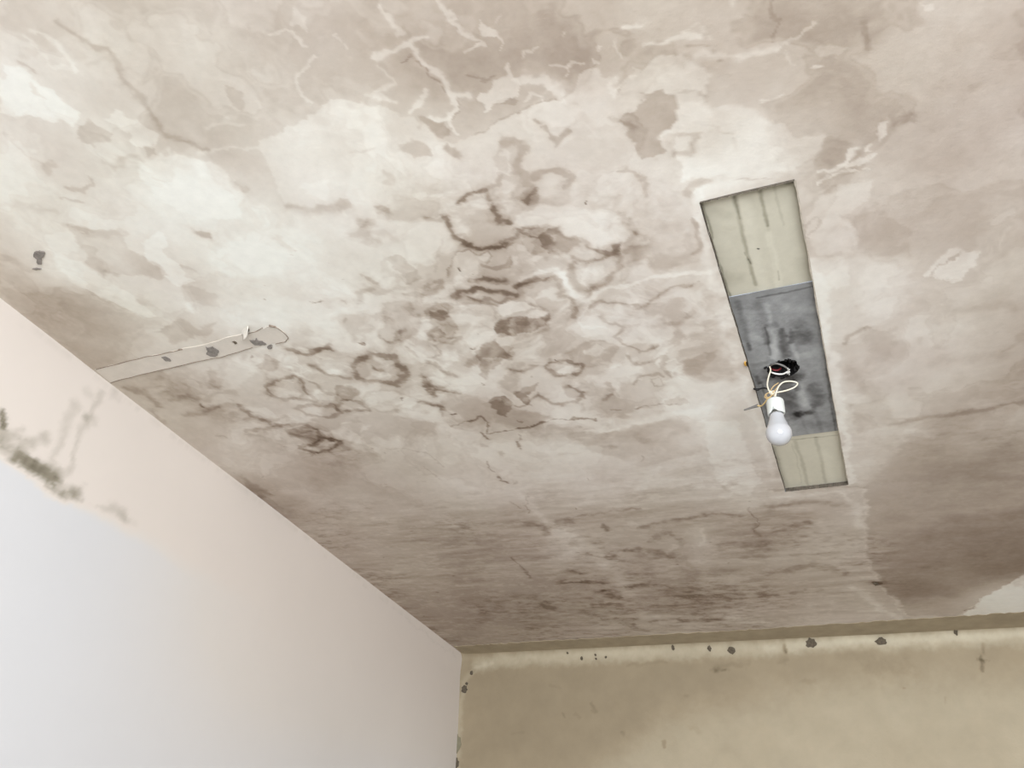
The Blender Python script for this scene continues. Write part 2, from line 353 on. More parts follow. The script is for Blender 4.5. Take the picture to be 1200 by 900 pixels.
# --- left
cv.tile(0, 200, 1/3)
B([(250,195),(340,190),(430,215),(430,270),(500,300),(560,330),(612,380),(560,392),(450,360),(380,385),(310,325),(280,260)], -.17, 12, tex=.5)
B([(490,245),(560,220),(600,250),(590,300),(640,350),(690,390),(620,412),(560,350),(510,310)], .18, 9)
L([(690,208),(728,218)], 22, -.2)
B([(720,280),(860,240),(1000,300),(990,360),(850,385),(740,345)], .14, 34, rough=.2)
B([(180,290),(300,330),(400,400),(470,440),(545,502),(490,512),(380,455),(280,400),(200,350)], .13, 10)
L([(310,420),(380,460),(480,505)], 8, -.1)
B([(0,400),(100,430),(200,400),(350,440),(480,520),(560,600),(380,680),(330,700),(30,460)], -.08, 26)
B([(555,565),(640,522),(700,555),(760,530),(745,572),(610,605)], -.2, 12)
B([(630,400),(760,430),(770,480),(690,470),(700,500),(640,450)], -.13, 12); L([(380,360),(420,370)], 18, -.14); L([(0,300),(60,310)], 30, -.1)
L([(500,455),(540,470)], 26, -.1); L([(640,340),(680,355)], 14, -.12); B([(655,470),(690,470),(690,510),(665,500)], .12, 8)
L([(1020,630),(1100,640),(1165,622)], 15, -.26); B([(885,645),(900,655),(880,658)], -.5, 3)
L([(1085,460),(1100,468),(1130,458)], 4, -.45); L([(925,445),(932,449)], 4, -.5)
B([(850,560),(950,540),(1040,560),(1200,600),(1200,480),(1000,440),(850,450)], .08, 30)

# --- ring stains between the filled chase and the middle
cv.tile(120, 380, 1/3)
B([(880,140),(960,100),(1030,105),(1070,170),(1050,220),(960,210),(900,190)], -.1, 14)
L([(890,155),(905,125),(960,108),(1020,112),(1062,170),(1045,212),(960,200),(905,188)], 17, -.33, closed=True)
L([(955,148),(990,160)], 9, -.3); B([(930,140),(1020,140),(1040,185),(950,180)], .12, 8)
L([(570,225),(600,197),(680,186),(712,220),(745,262),(650,268),(585,240)], 12, -.28, closed=True)
L([(660,90),(720,102),(780,92),(812,70)], 16, -.3); B([(540,152),(590,112),(635,130),(605,165),(560,172)], -.3, 9)
B([(830,220),(900,215),(912,240),(862,275),(830,252)], -.36, 8); L([(735,140),(800,172),(885,187)], 13, -.26)
B([(910,262),(960,232),(1050,240),(1112,268),(1080,295),(980,302),(930,292)], .14, 8, -.12, 5)
L([(850,270),(900,275),(925,300),(862,306)], 10, -.26); L([(690,300),(740,280),(820,282),(850,310),(785,322),(720,326)], 11, -.26, closed=True)
L([(485,285),(530,320),(600,352),(640,352),(700,352),(760,372),(795,402)], 14, -.24); L([(740,205),(780,240),(830,250),(840,300)], 12, -.2)
B([(640,358),(760,370),(785,400),(745,432),(690,402),(652,388)], -.2, 8); L([(690,432),(740,420),(762,392),(832,412),(822,430),(762,452)], 9, -.28, closed=True)
B([(750,400),(815,408),(800,425),(760,425)], .15, 6); B([(700,420),(735,425),(735,445),(710,445)], .15, 5)
L([(500,372),(560,368),(625,356)], 13, -.22); L([(100,228),(160,242),(205,285)], 18, -.22, .8); L([(190,300),(215,345)], 14, -.14, .9)
B([(375,150),(425,200),(420,225),(370,222)], -.17, 12); L([(1115,275),(1155,282),(1195,292)], 17, -.3); L([(1125,185),(1150,235),(1165,255)], 16, -.3); L([(1130,210),(1200,220)], 14, -.26)
L([(240,260),(300,250),(360,270),(400,235),(470,240)], 16, -.12, .9); L([(300,325),(350,315),(420,290),(490,285)], 16, -.16, .9); L([(350,285),(357,292)], 8, -.3)
L([(660,150),(700,180),(740,200)], 9, .16); L([(690,110),(700,160),(720,190)], 6, .14); L([(740,160),(690,175),(640,160)], 6, .14); B([(430,110),(520,110),(530,180),(470,230),(430,190)], .1, 14)
B([(500,285),(580,285),(620,320),(590,335),(530,310)], .14, 8); B([(600,200),(680,195),(700,250),(620,250)], .08, 8); B([(780,145),(850,155),(870,175),(810,170)], .14, 8)
L([(895,72),(910,70),(918,74)], 4, -.5); L([(1050,262),(1060,255)], 5, -.6); L([(1048,268),(1054,272)], 4, -.6)
B([(480,530),(540,560),(600,600),(560,615),(500,575)], -.12, 10); B([(700,470),(850,480),(860,560),(760,590),(720,520)], -.06, 20)
L([(1010,440),(1075,436),(1130,450),(1200,500)], 4, -.12); L([(700,470),(760,450),(900,440)], 5, -.08); L([(400,390),(430,395)], 6, -.12)

# --- middle left
cv.tile(300, 200, .25)
B([(590,612),(720,610),(722,660),(782,690),(745,760),(660,790),(620,812),(578,782),(602,700)], -.16, 12, -.08, 10)
L([(578,782),(620,808),(662,800),(650,750),(690,740)], 20, -.22); B([(650,640),(715,610),(720,700),(660,700)], -.06, 14)
B([(780,652),(850,600),(910,612),(916,690),(842,712),(782,692)], -.24, 10); L([(805,745),(830,735),(870,775),(950,772),(910,805),(840,810)], 20, -.22, closed=True)
B([(622,400),(660,400),(702,432),(772,510),(700,540),(690,510),(640,450)], -.2, 10); L([(700,570),(790,580),(860,540),(850,515),(790,550)], 22, -.2)
L([(930,575),(990,560),(1050,548),(1110,565),(1200,580)], 24, -.28); L([(1000,590),(1060,605),(1130,640)], 16, -.2)
L([(780,215),(840,225),(880,205)], 28, -.2); L([(880,210),(900,265),(930,300),(1000,342),(1080,352),(1200,345)], 16, -.24); L([(930,300),(980,290),(985,310)], 10, -.14)
L([(960,135),(1000,105),(1060,100),(1130,75),(1150,30)], 22, -.2); L([(1110,170),(1120,235),(1170,235)], 26, -.22); B([(1100,100),(1200,90),(1200,200),(1130,230)], -.1, 20)
B([(940,400),(1000,368),(1042,402),(1060,460),(1050,540),(935,545)], .12, 8); B([(1040,395),(1085,375),(1110,392),(1095,415),(1050,415)], .16, 6)
L([(890,495),(912,440),(950,385),(1000,360),(1045,385),(1095,365),(1120,395),(1090,425)], 9, -.16)
B([(1055,430),(1130,435),(1200,400),(1200,450),(1130,460),(1070,455)], -.18, 10); L([(1060,502),(1180,502)], 18, -.24)
L([(160,842),(240,852),(300,852),(362,828)], 15, -.2); L([(505,890),(530,860),(590,862),(645,885)], 20, -.3)
B([(1130,702),(1200,690),(1200,782),(1142,762)], -.28, 8); B([(1040,845),(1130,810),(1200,830),(1200,890),(1060,882)], -.28, 8)
B([(850,845),(940,850),(950,890),(860,890)], .16, 8); L([(500,482),(570,522)], 18, -.18); L([(490,610),(488,565),(540,552)], 20, -.16); L([(100,330),(180,390)], 22, -.1)
L([(160,182),(250,200),(330,190),(420,170)], 40, -.09, .9); B([(360,150),(430,140),(440,180),(380,190)], -.14, 14); L([(560,160),(620,190)], 24, -.14, .9); L([(490,220),(480,240)], 22, -.14)
B([(1120,640),(1160,620),(1200,625),(1200,680),(1140,680)], .2, 6); L([(960,466),(966,471)], 6, -.7); L([(475,818),(495,822),(502,812)], 4, -.55); L([(1005,830),(1010,834)], 5, -.5)
L([(260,612),(280,625),(300,615)], 4, -.4); L([(410,600),(422,612)], 12, -.18); L([(710,835),(740,855),(760,880)], 12, -.18); L([(400,700),(412,715)], 12, -.14)
L([(830,480),(860,400),(880,330)], 10, -.08); L([(900,500),(915,450)], 20, -.13); L([(520,290),(600,290),(640,320)], 24, -.09, .9)

# --- centre
cv.tile(500, 250, .3)
L([(560,172),(620,188),(700,152)], 16, -.26); L([(740,130),(760,200),(722,240),(700,282),(640,302),(590,285),(545,240),(540,200)], 26, -.28)
B([(590,255),(620,210),(685,198),(702,240),(660,280),(612,285)], .13, 7); L([(555,185),(572,195)], 14, -.2)
B([(430,85),(500,50),(560,90),(602,120),(540,152),(470,150)], -.28, 10); L([(345,60),(420,85)], 18, -.2); B([(480,75),(520,80),(505,100)], .16, 6)
B([(540,150),(720,130),(700,170),(560,230)], -.1, 14); L([(590,130),(680,140),(740,150)], 18, -.16)
L([(380,255),(440,222),(490,215),(522,262),(570,302),(622,342),(700,312),(800,262),(950,232),(1100,238)], 17, .22)
L([(340,280),(400,262),(482,248),(520,302),(570,332),(574,405)], 18, -.3); B([(330,270),(470,250),(500,290),(420,330),(340,310)], -.2, 10)
B([(278,425),(340,412),(400,402),(492,388),(502,415),(430,440),(400,465),(300,492),(280,462)], -.4, 7); L([(420,350),(500,380),(480,440),(400,480)], 16, -.14)
L([(115,305),(200,290),(300,302),(330,310)], 18, -.26); L([(115,318),(240,330),(290,350),(350,320)], 14, -.22); B([(280,360),(320,345),(395,352),(420,360),(360,390),(300,405)], .3, 6)
B([(430,330),(545,330),(505,400),(440,370)], -.16, 10, -.06, 6); L([(190,260),(250,255),(300,262)], 16, -.22); L([(100,345),(250,345),(270,420)], 9, -.08)
B([(110,345),(250,345),(280,410),(270,480),(220,520),(120,520),(110,420)], .1, 12)
L([(640,372),(662,352),(740,350),(840,366),(880,322),(950,290),(1040,288)], 11, -.26); L([(1030,285),(1080,300),(1150,330)], 22, -.09)
L([(680,402),(740,430),(762,442),(722,478),(760,510),(830,532),(905,525)], 10, -.26); L([(785,560),(830,578),(900,572),(935,562),(940,612),(970,640)], 11, -.22)
L([(808,668),(840,635),(900,625),(935,635)], 8, -.24); L([(870,650),(905,640),(920,665),(890,675)], 6, -.2, closed=True); L([(640,345),(600,400),(600,440),(700,440)], 8, .12)
B([(540,545),(620,490),(690,500),(742,530),(722,590),(622,602),(560,585)], -.2, 10, -.08, 6); B([(608,535),(650,510),(690,540),(652,562)], .22, 7)
L([(470,605),(520,635),(600,622),(608,590),(545,572),(482,592)], 13, -.32, closed=True); B([(510,620),(560,590),(590,600),(560,635)], .25, 5)
B([(190,542),(280,500),(330,560),(265,600),(232,642),(200,600)], -.32, 8); L([(315,602),(370,612),(425,598)], 15, -.3); L([(160,590),(250,540)], 20, -.2)
B([(340,700),(380,670),(450,662),(430,690),(392,710),(412,752),(360,732)], -.36, 6, tex=.6); B([(245,732),(300,712),(330,742),(320,792),(280,782)], -.32, 6, tex=.6)
L([(335,760),(400,735),(440,700)], 8, -.26); L([(440,712),(500,742),(580,742),(602,700),(560,670)], 13, -.3); B([(540,672),(600,680),(615,730),(560,722)], -.24, 8); L([(500,570),(490,600)], 14, -.2)
L([(0,590),(40,600),(110,632)], 18, -.3); L([(0,682),(60,690),(130,702)], 12, -.32); L([(0,745),(40,750),(70,785)], 9, -.24); L([(0,640),(30,710)], 14, -.24)
B([(0,372),(90,380),(105,450),(70,505),(0,490)], -.24, 8); L([(10,450),(50,440),(60,480),(30,510),(15,480)], 8, .16)
L([(0,570),(60,545),(40,520)], 10, -.16); B([(60,530),(120,530),(130,570),(80,590),(50,560)], .1, 6)
L([(90,825),(160,808),(220,790),(240,820),(250,858),(320,855)], 5, -.3, .6, .8); L([(320,855),(370,838),(430,826),(520,800),(650,806)], 6, -.42, .6, .9); L([(215,850),(240,870)], 9, -.36); L([(580,800),(610,804)], 10, -.4)
B([(930,735),(1000,715),(1030,735),(960,752)], -.2, 7); B([(1010,580),(1060,560),(1150,530),(1060,640),(1010,620)], -.15, 10); L([(890,442),(1000,422)], 22, -.1); B([(1005,385),(1040,395),(1030,415),(1008,410)], -.16, 6)
L([(640,855),(760,838),(900,800),(1100,760)], 24, .1, .8); L([(830,760),(930,748),(1030,742)], 4, -.35, .6, .9)
L([(790,20),(820,100),(830,180)], 34, -.12, .9); B([(850,60),(990,60),(1000,160),(870,150)], .1, 24); L([(1035,20),(1062,90),(1050,150)], 20, -.2); L([(800,200),(860,190)], 26, -.14, .9)
L([(715,655),(740,690),(700,730)], 9, -.18, .8, .8); L([(700,610),(760,590),(790,550)], 8, .12); L([(950,590),(970,570),(1000,600),(980,630),(1020,650)], 6, .16); L([(740,770),(770,770)], 6, -.2)
L([(515,572),(521,574)], 6, -.8); L([(135,222),(140,227)], 5, -.7); L([(105,780),(112,782)], 5, -.7); L([(172,528),(178,530)], 5, -.6); L([(225,660),(235,665)], 5, -.5)
B([(560,850),(760,850),(1050,790),(1060,880),(800,900),(560,900)], -.05, 16)

# --- lower middle, brushed skim
cv.tile(500, 480, 1/3)
B([(550,108),(700,60),(900,22),(950,100),(970,150),(760,200),(560,140)], -.11, 14, tex=.6)
B([(960,30),(1090,40),(1130,150),(1175,250),(1130,300),(1040,280),(1000,180)], .15, 12)
B([(100,395),(350,365),(410,440),(440,560),(420,860),(100,900)], -.04, 50)
for P, w_, d_ in (([(365,402),(410,405),(418,435)],16,-.22),([(575,512),(610,522),(660,520)],15,-.26),([(690,497),(740,492)],13,-.26),
    ([(490,612),(550,602),(615,608)],13,-.28),([(590,688),(685,686)],9,-.24),([(710,625),(770,618),(840,622)],12,-.2),([(412,685),(442,698)],12,-.28),
    ([(700,752),(740,765)],11,-.26),([(780,690),(900,685),(1010,680)],9,-.14),([(890,742),(960,742),(1030,735)],11,-.22),([(765,412),(830,392),(1000,368),(1110,370)],9,-.18),
    ([(448,402),(520,392)],12,-.18),([(1040,272),(1090,262)],11,-.2),([(615,408),(640,422)],8,-.32),([(640,655),(670,660)],14,-.28),([(505,568),(540,575)],12,-.2),
    ([(450,390),(620,360),(740,350)],8,-.16),([(1020,150),(960,130)],8,-.08),([(640,130),(670,135)],10,-.2),([(470,155),(540,150)],7,-.12),([(740,90),(770,105)],12,-.16),
    ([(620,735),(740,732)],7,-.2),([(790,745),(810,740)],7,-.18),([(850,640),(900,655),(1000,660)],26,-.12),([(760,520),(860,510),(940,560),(960,600)],30,-.1),([(1060,620),(1100,650)],26,-.12),
    ([(1050,470),(1200,480)],24,-.12),([(1100,520),(1200,515)],14,-.1),([(780,460),(850,430),(900,470),(860,520),(790,500)],14,-.13),([(320,655),(380,660)],16,-.1),([(1170,640),(1200,650)],18,-.16),
    ([(700,575),(750,580)],18,-.1),([(1150,400),(1165,440)],8,-.1),([(300,260),(310,258)],8,-.3),([(255,150),(262,158)],8,-.24),([(195,122),(205,124)],10,-.3)):
    L(P, w_*1.15, d_*.72, .85, .8)
L([(430,395),(560,480),(660,570),(710,650)], 34, .1, .9); L([(450,430),(520,500),(500,520)], 40, .08, .9); L([(950,430),(960,560),(990,620),(1080,600)], 36, .09, .9); L([(965,430),(966,480)], 9, .12)
L([(880,480),(860,500)], 26, .12, .8, .7); L([(1080,725),(1110,745),(1180,745)], 26, .12, .9); L([(290,520),(370,590)], 5, -.14)
L([(212,182),(240,215)], 4, -.3); L([(250,235),(275,258)], 6, -.36); L([(328,88),(330,112)], 4, -.3); L([(322,118),(330,138)], 8, -.42); L([(345,308),(350,362)], 4, -.16); L([(0,198),(60,250)], 4, -.1)
L([(760,160),(750,180)], 5, -.22); L([(290,320),(330,345)], 4, -.12); L([(1140,340),(1170,400),(1155,430)], 4, -.16)
L([(350,365),(600,330),(760,345)], 24, .06, .9); L([(330,300),(420,400)], 16, .1, .9)

# --- right of the board strip, damp skim in the lower right
cv.tile(900, 300, .4886)
L([(100,10),(118,80),(138,180),(158,320),(185,440),(200,545)], 20, .22, .6, .4)
B([(110,0),(180,0),(190,70),(150,90),(120,60)], .12, 9); B([(215,60),(250,10),(330,20),(340,130),(260,150),(200,120)], .08, 26)
L([(185,205),(195,190),(240,170)], 7, -.22); B([(220,170),(320,170),(300,250),(235,262)], -.1, 16, tex=.6); B([(195,360),(290,330),(305,400),(220,420)], -.12, 14)
L([(190,270),(240,300),(260,340)], 24, -.1, .9); L([(300,402),(380,385),(450,378),(614,348)], 13, -.14, .8); B([(310,400),(614,350),(614,540),(240,545),(300,470)], -.06, 24, tex=.5)
L([(330,190),(480,170)], 30, .06, .9); L([(400,250),(560,240)], 26, -.06, .9); L([(440,130),(600,120)], 20, -.08, .9)
L([(310,450),(330,420),(400,430)], 16, .1, .9); B([(200,440),(260,450),(250,540),(215,540)], .05, 12)
wet = Canvas(X, Y, ceil_place, np.zeros(X.shape), warp=.009); wet.tile(900, 300, .4886)
wet.blob([(232,480),(238,650),(236,720),(262,780),(300,820),(335,862),(445,866),(520,822),(560,800),(614,764),(700,700),(700,480)], 1, 7, tex=.2)
cv.T += -.15*wet.T*sstep(2.02, 2.5, Y+.25*fbm(X, Y, 5, 77, 4, .6))
L([(232,560),(238,650),(236,720),(262,780),(300,820),(335,862)], 8, .1, .5, .8); L([(0,560),(120,555),(235,552)], 5, -.12); L([(252,784),(268,786)], 6, -.6)
B([(455,866),(500,840),(520,818),(555,800),(572,790),(590,778),(614,768),(700,735),(700,840),(614,856)], .62, 4, rough=.9)
L([(600,785),(614,792)], 14, -.3); L([(520,820),(500,845),(470,850)], 4, -.3, .6, .8)
B([(0,560),(225,560),(232,650),(230,720),(256,785),(300,830),(320,862),(160,880),(0,880)], .03, 10)
L([(170,570),(210,600),(220,650)], 12, .12, .7, .8); L([(200,790),(280,850),(310,866)], 12, .12, .7, .7)
L([(0,600),(110,590),(170,600)], 14, -.12, .9, .7); L([(20,660),(100,640)], 16, -.14, .9, .7)
L([(0,760),(110,740),(180,760)], 14, -.12, .8, .7); L([(60,810),(130,800)], 12, -.1, .8, .7)
# plaster skirt round the recess of the boards
cv.tile(0, 0, 1)
L([(812,228),(830,300),(850,380),(880,480),(908,560)], 9, .10, .8, .4); L([(815,228),(870,212),(928,200)], 12, .12, .8, .5)
L([(905,580),(950,580),(998,575)], 7, .1, .8, .5); L([(815,250),(826,290)], 6, .12, .6, .5)
# dust specks
rs = random.Random(4)
for _ in range(60):
    u, v = rs.uniform(250, 900), rs.uniform(280, 740)
    if 820 < u < 1000 and 210 < v < 575: continue
    L([(u, v), (u+rs.uniform(.3, 1.5), v+rs.uniform(-.6, .6))], rs.uniform(.8, 1.5), -.25, .6, .3)

# overlapping marks do not keep getting darker
dT = cv.T-T0; lim = np.where(dT < 0, .35, .30)
lim = np.where(dT < -.45, .6, lim); cv.T = T0+lim*np.tanh(dT/lim)
col = ramp(cv.T)
tint = .9*(1-sstep(-1.1, -.3, X))*(1-sstep(1.2, 1.8, Y)) + 1.1*fbm(X, Y, 4, 95, 3)   # old limewash is a little greener than the skim
col[..., 1] *= 1+.013*tint; col[..., 2] *= 1+.012*fbm(X, Y, 5, 96, 3)
Z = np.full(X.shape, H)
Z = Z + .0015*fbm(X, Y, 3, 5, 3)
keep = np.ones((X.shape[0]-1, X.shape[1]-1), bool); keep[iy0:iy1, ix0:ix1] = False
me = grid_mesh('ceiling', np.stack([X, Y, Z], -1), keep); set_colour(me, 'plaster', col)
m_ceil = material('stained_ceiling_plaster', attr='plaster', rough=.9, mottle=.035, mscale=45, bump=.25, bscale=90, spec=.15)
ceiling = structure(link_mesh('ceiling', me, m_ceil))
# ------------------------------------------------------------------ left wall (cream above, whiter below, mould streak)
ys2 = np.concatenate([[YR], span(-.6, YB, 560), [YB]]); zs2 = np.concatenate([[0.0, .5, 0.9], span(1.0, H-.02, 260), [H-.01, H]])
Yw, Zw = np.meshgrid(ys2, zs2)
def left_place(u, v): p = on_x(u, v); return (p.y, p.z)
lw = Canvas(Yw, Zw, left_place, np.full(Yw.shape, .5), seed=3, warp=.008)
lw.tile(0, 0, 1)
# newer, cooler white coat below the old cream one; its edge shows only where the mould sits
wb = np.array([left_place(*q) for q in [(-260,390),(0,527),(44,560),(89,588),(150,620)]])
dz = Zw-np.interp(Yw, wb[:, 0], wb[:, 1]); fade = sstep(wb[3, 0], wb[4, 0]+.7, Yw)
lw.T += .5*(1-fade)*(1-sstep(-.03, .03, dz+.008*fbm(Yw, Zw, 9, 5, 3))) + .5*fade*(1-sstep(-.75, .12, Zw-(wb[4, 1]+.1*(Yw-wb[4, 0]))))
# soft mould along the edge of the newer paint
lw.tile(0, 440, .2222)
for P, w_, d_ in (([(0,190),(3,260)],26,-.7),([(0,300),(20,320)],60,-.3),([(0,375),(50,400),(90,440),(130,460)],60,-.42),([(85,330),(110,370),(130,350),(165,355)],44,-.26),
    ([(60,300),(110,270)],30,-.14),([(232,322),(238,328)],40,-.24),([(90,450),(150,475),(190,490)],52,-.42),([(190,490),(230,510),(285,515)],66,-.56),([(205,535),(235,555)],44,-.3),
    ([(270,590),(330,620),(410,612)],60,-.5),([(300,560),(340,600)],40,-.22),([(340,640),(430,670),(500,700)],34,-.16),([(540,715),(600,705),(650,735)],44,-.2),([(650,760),(700,790)],44,-.1),
    ([(400,160),(340,290),(255,450)],30,-.14),([(530,90),(440,290),(380,430),(330,530)],28,-.17),([(480,225),(500,232)],40,-.16),([(455,92),(472,96)],34,-.1),([(600,100),(625,110)],34,-.1),([(0,420),(60,470)],26,-.2)):
    lw.line(P, w_*1.25, d_*.9, .95, .25)
lw.tile(0, 0, 1)
lw.line([(0,356),(125,450),(340,616),(534,770)], 3.0, -.05, .9, .3)
Lr = np.array([(96, 88, 72), (150, 142, 126), (226, 216, 207), (224, 217, 210), (217, 216, 217), (222, 221, 223)], float)
colw = ramp(lw.T, Lr, [-.6, 0, .5, .75, 1.0, 1.2])
PX = XL + .002*fbm(Yw, Zw, 1.7, 4, 2)
PX = PX + .03*np.clip((2.56-Zw)/.45, 0, 1)*sstep(2.5, 3.3, Yw)
me = grid_mesh('wall_left', np.stack([PX, Yw, Zw], -1)); set_colour(me, 'paint', colw)
m_lw = material('smooth_white_wall_paint', attr='paint', rough=.8, mottle=.01, mscale=5, bump=.05, bscale=60, spec=.2)
wall_left = structure(link_mesh('wall_left', me, m_lw))

# ------------------------------------------------------------------ back wall with a soft cove at its top
xs3 = np.concatenate([span(XL-.01, .75, 620), [.75, 1.5, XR]])
zs3 = np.concatenate([[0.0, 1.0, 1.7], span(1.85, H-.03, 240), H-.03+.035*np.sin(np.linspace(0, PI/2, 10))])
Xb, Zb = np.meshgrid(xs3, zs3)
back_place = lambda u, v: (on_y(u, v).x, on_y(u, v).z)
bw = Canvas(Xb, Zb, back_place, np.full(Xb.shape, .5), seed=9, warp=.006)
bw.dk = .75
bw.tile(0, 0, 1)
bw.blob([(900,1000),(640,960),(760,850),(900,810),(1300,790),(1300,1000)], .16, 70, rough=.1, tex=.1)
bw.blob([(548,776),(700,775),(860,772),(900,830),(640,900),(548,900)], -.07, 40, rough=.1, tex=.2)
bw.line([(560,778),(620,772),(700,768),(860,762),(1030,752),(1210,745)], 13, .25, .9, .2)  # highlight of the cove put into the wall colour, also down the corner
bw.line([(575,776),(556,783),(545,800),(540,830),(537,910)], 6, .13, .9, .2)
bw.line([(900,758),(1210,741)], 10, .1, .9, .2)
bw.tile(500, 720, .3)
for P, w_, d_ in (([(530,380),(545,402)],7,-.14),([(640,350),(650,370),(660,385)],9,-.14),([(640,375),(655,392)],6,-.12),([(580,395),(600,405)],12,-.08),([(930,495),(935,525)],8,-.2),
    ([(1010,315),(1025,320)],18,-.12),([(770,460),(775,466)],9,-.14),([(1040,440),(1070,455)],22,-.08),([(780,198),(860,192),(940,188)],10,-.1),([(330,470),(370,465)],8,-.06),([(130,560),(135,590)],10,-.1),
    ([(480,280),(520,285)],14,-.07),([(1110,215),(1170,220)],14,-.07)):
    bw.line(P, w_, d_, .8, .5)
bw.tile(840, 660, .3)
for P, w_, d_ in (([(1043,315),(1042,345)],14,-.22),([(1015,370),(1040,375),(1068,380)],14,-.22),([(1030,355),(1045,412)],16,-.36),([(258,300),(262,370)],26,-.16),([(262,325),(266,340)],12,-.42),([(730,484),(740,486)],8,-.2),
    ([(895,525),(898,545)],9,-.1),([(928,262),(935,282)],26,-.1),([(0,410),(60,400),(130,395)],24,-.1),([(0,425),(40,420)],12,-.12),([(480,360),(600,370)],30,-.06),([(600,400),(740,400)],50,-.07),([(330,460),(380,470)],16,-.06)):
    bw.line(P, w_, d_, .8, .6)
bw.T += .035*fbm(Xb, Zb, 5, 44, 4, .6)
Br = np.array([(70, 62, 48), (112, 99, 77), (165, 150, 125), (190, 178, 154), (212, 203, 180), (238, 232, 214)], float)
colb = ramp(bw.T, Br, [-.2, .1, .5, .75, 1.0, 1.2])
rr = .03
tt = np.clip((Zb-(H-rr))/rr, 0, 1.2)
PYb = YB - rr*(1-np.sqrt(np.clip(1-np.minimum(tt, 1)**2, 0, 1))) + .0025*fbm(Xb, Zb, 2.5, 6, 3)
PYb = PYb - .05*np.exp(-np.clip(Xb-XL, 0, 9)/.018)*0.35
me = grid_mesh('wall_back', np.stack([Xb, PYb, np.minimum(Zb, H+.004)], -1)); set_colour(me, 'paint', colb)
m_bw = material('old_yellow_wall_paint', attr='paint', rough=.7, mottle=.05, mscale=14, bump=.3, bscale=110, spec=.25)
wall_back = structure(link_mesh('wall_back', me, m_bw))
# ------------------------------------------------------------------ old paint band on the ceiling along the back wall
def ribbon(name, P, N, thick, mat, parent=None, jitter=0.0, seed=1):
    """slab hanging under the ceiling between outline P (near edge) and N (far edge), world xy."""
    rnd = random.Random(seed); bm = bmesh.new(); rows = []
    for a, b in zip(P, N):
        j = rnd.uniform(-jitter, jitter)
        rows.append([bm.verts.new((a[0], a[1]+j, H+.002)), bm.verts.new((a[0], a[1]+j, H-thick)), bm.verts.new((b[0], b[1], H-thick)), bm.verts.new((b[0], b[1], H+.002))])
    for r, s in zip(rows[:-1], rows[1:]):
        for k in range(3): bm.faces.new((r[k], s[k], s[k+1], r[k+1]))
    bm.faces.new(rows[0]); bm.faces.new(rows[-1][::-1])
    return from_bm(name, bm, mat, parent)
def resample(P, n):
    P = np.array(P, float); d = np.r_[0, np.cumsum(np.hypot(*np.diff(P, axis=0).T))]; t = np.linspace(0, d[-1], n)
    return np.stack([np.interp(t, d, P[:, 0]), np.interp(t, d, P[:, 1])], -1)
m_band = material('old_olive_ceiling_paint', (166, 152, 128), mottle=.12, mscale=16, bump=.3, bscale=120)
edge = resample([ceil_place(*p) for p in [(532,757),(620,752),(740,745),(860,738.5),(960,732),(1040,727),(1120,722),(1210,716)]], 160)
far_e = edge.copy(); far_e[:, 1] = YB-.002
trim = structure(ribbon('trim_1', edge, far_e, .0022, m_band, jitter=.006))
# ------------------------------------------------------------------ small builders
def catmull(P, n=8):
    P = [Vector(p) for p in P]; P = [P[0]*2-P[1]] + P + [P[-1]*2-P[-2]]; out = []
    for i in range(1, len(P)-2):
        a, b, c, d = P[i-1:i+3]
        for k in range(n):
            t = k/n
            out.append(.5*((2*b)+(c-a)*t+(2*a-5*b+4*c-d)*t*t+(3*b-a-3*c+d)*t**3))
    return out+[P[-2]]
def tube(bm, P, r, seg=10, n=8):
    Q = catmull(P, n); rad = r if callable(r) else (lambda t: r); rings = []; up = Vector((.13, .2, .97))
    for i, q in enumerate(Q):
        d = (Q[min(i+1, len(Q)-1)]-Q[max(i-1, 0)]).normalized()
        a = d.cross(up)
        if a.length < 1e-3: a = d.cross(Vector((1, 0, 0)))
        a.normalize(); b = d.cross(a); up = a.cross(d)
        rr_ = rad(i/(len(Q)-1))
        rings.append([bm.verts.new(q+(a*math.cos(k*2*PI/seg)+b*math.sin(k*2*PI/seg))*rr_) for k in range(seg)])
    for r0, r1 in zip(rings[:-1], rings[1:]):
        for k in range(seg): bm.faces.new((r0[k], r0[(k+1) % seg], r1[(k+1) % seg], r1[k]))
    bm.faces.new(rings[0][::-1]); bm.faces.new(rings[-1])
def lathe(bm, prof, c, seg=40, fn=None):
    rings = []
    for r, z in prof:
        ring = []
        for k in range(seg):
            a = k*2*PI/seg; rr_, zz = (fn(r, z, a) if fn else (r, z))
            ring.append(bm.verts.new((c[0]+rr_*math.cos(a), c[1]+rr_*math.sin(a), c[2]+zz)))
        rings.append(ring)
    for r0, r1 in zip(rings[:-1], rings[1:]):
        for k in range(seg): bm.faces.new((r0[k], r0[(k+1) % seg], r1[(k+1) % seg], r1[k]))
    bm.faces.new(rings[0][::-1]); bm.faces.new(rings[-1])
def adopt(o, root):
    """parent a mesh built in world metres to its thing, keeping it where it is"""
    o.parent = root; o.data.transform(Matrix.Translation(-root.location)); return o
def jag(P, seed, amp, n=3):
    """roughen a closed outline of world points"""
    rnd = random.Random(seed); out = []
    for i in range(len(P)):
        a, b = P[i], P[(i+1) % len(P)]
        for k in range(n):
            t = k/n; out.append(tuple(a[j]*(1-t)+b[j]*t+rnd.uniform(-amp, amp) for j in range(2)))
    return out

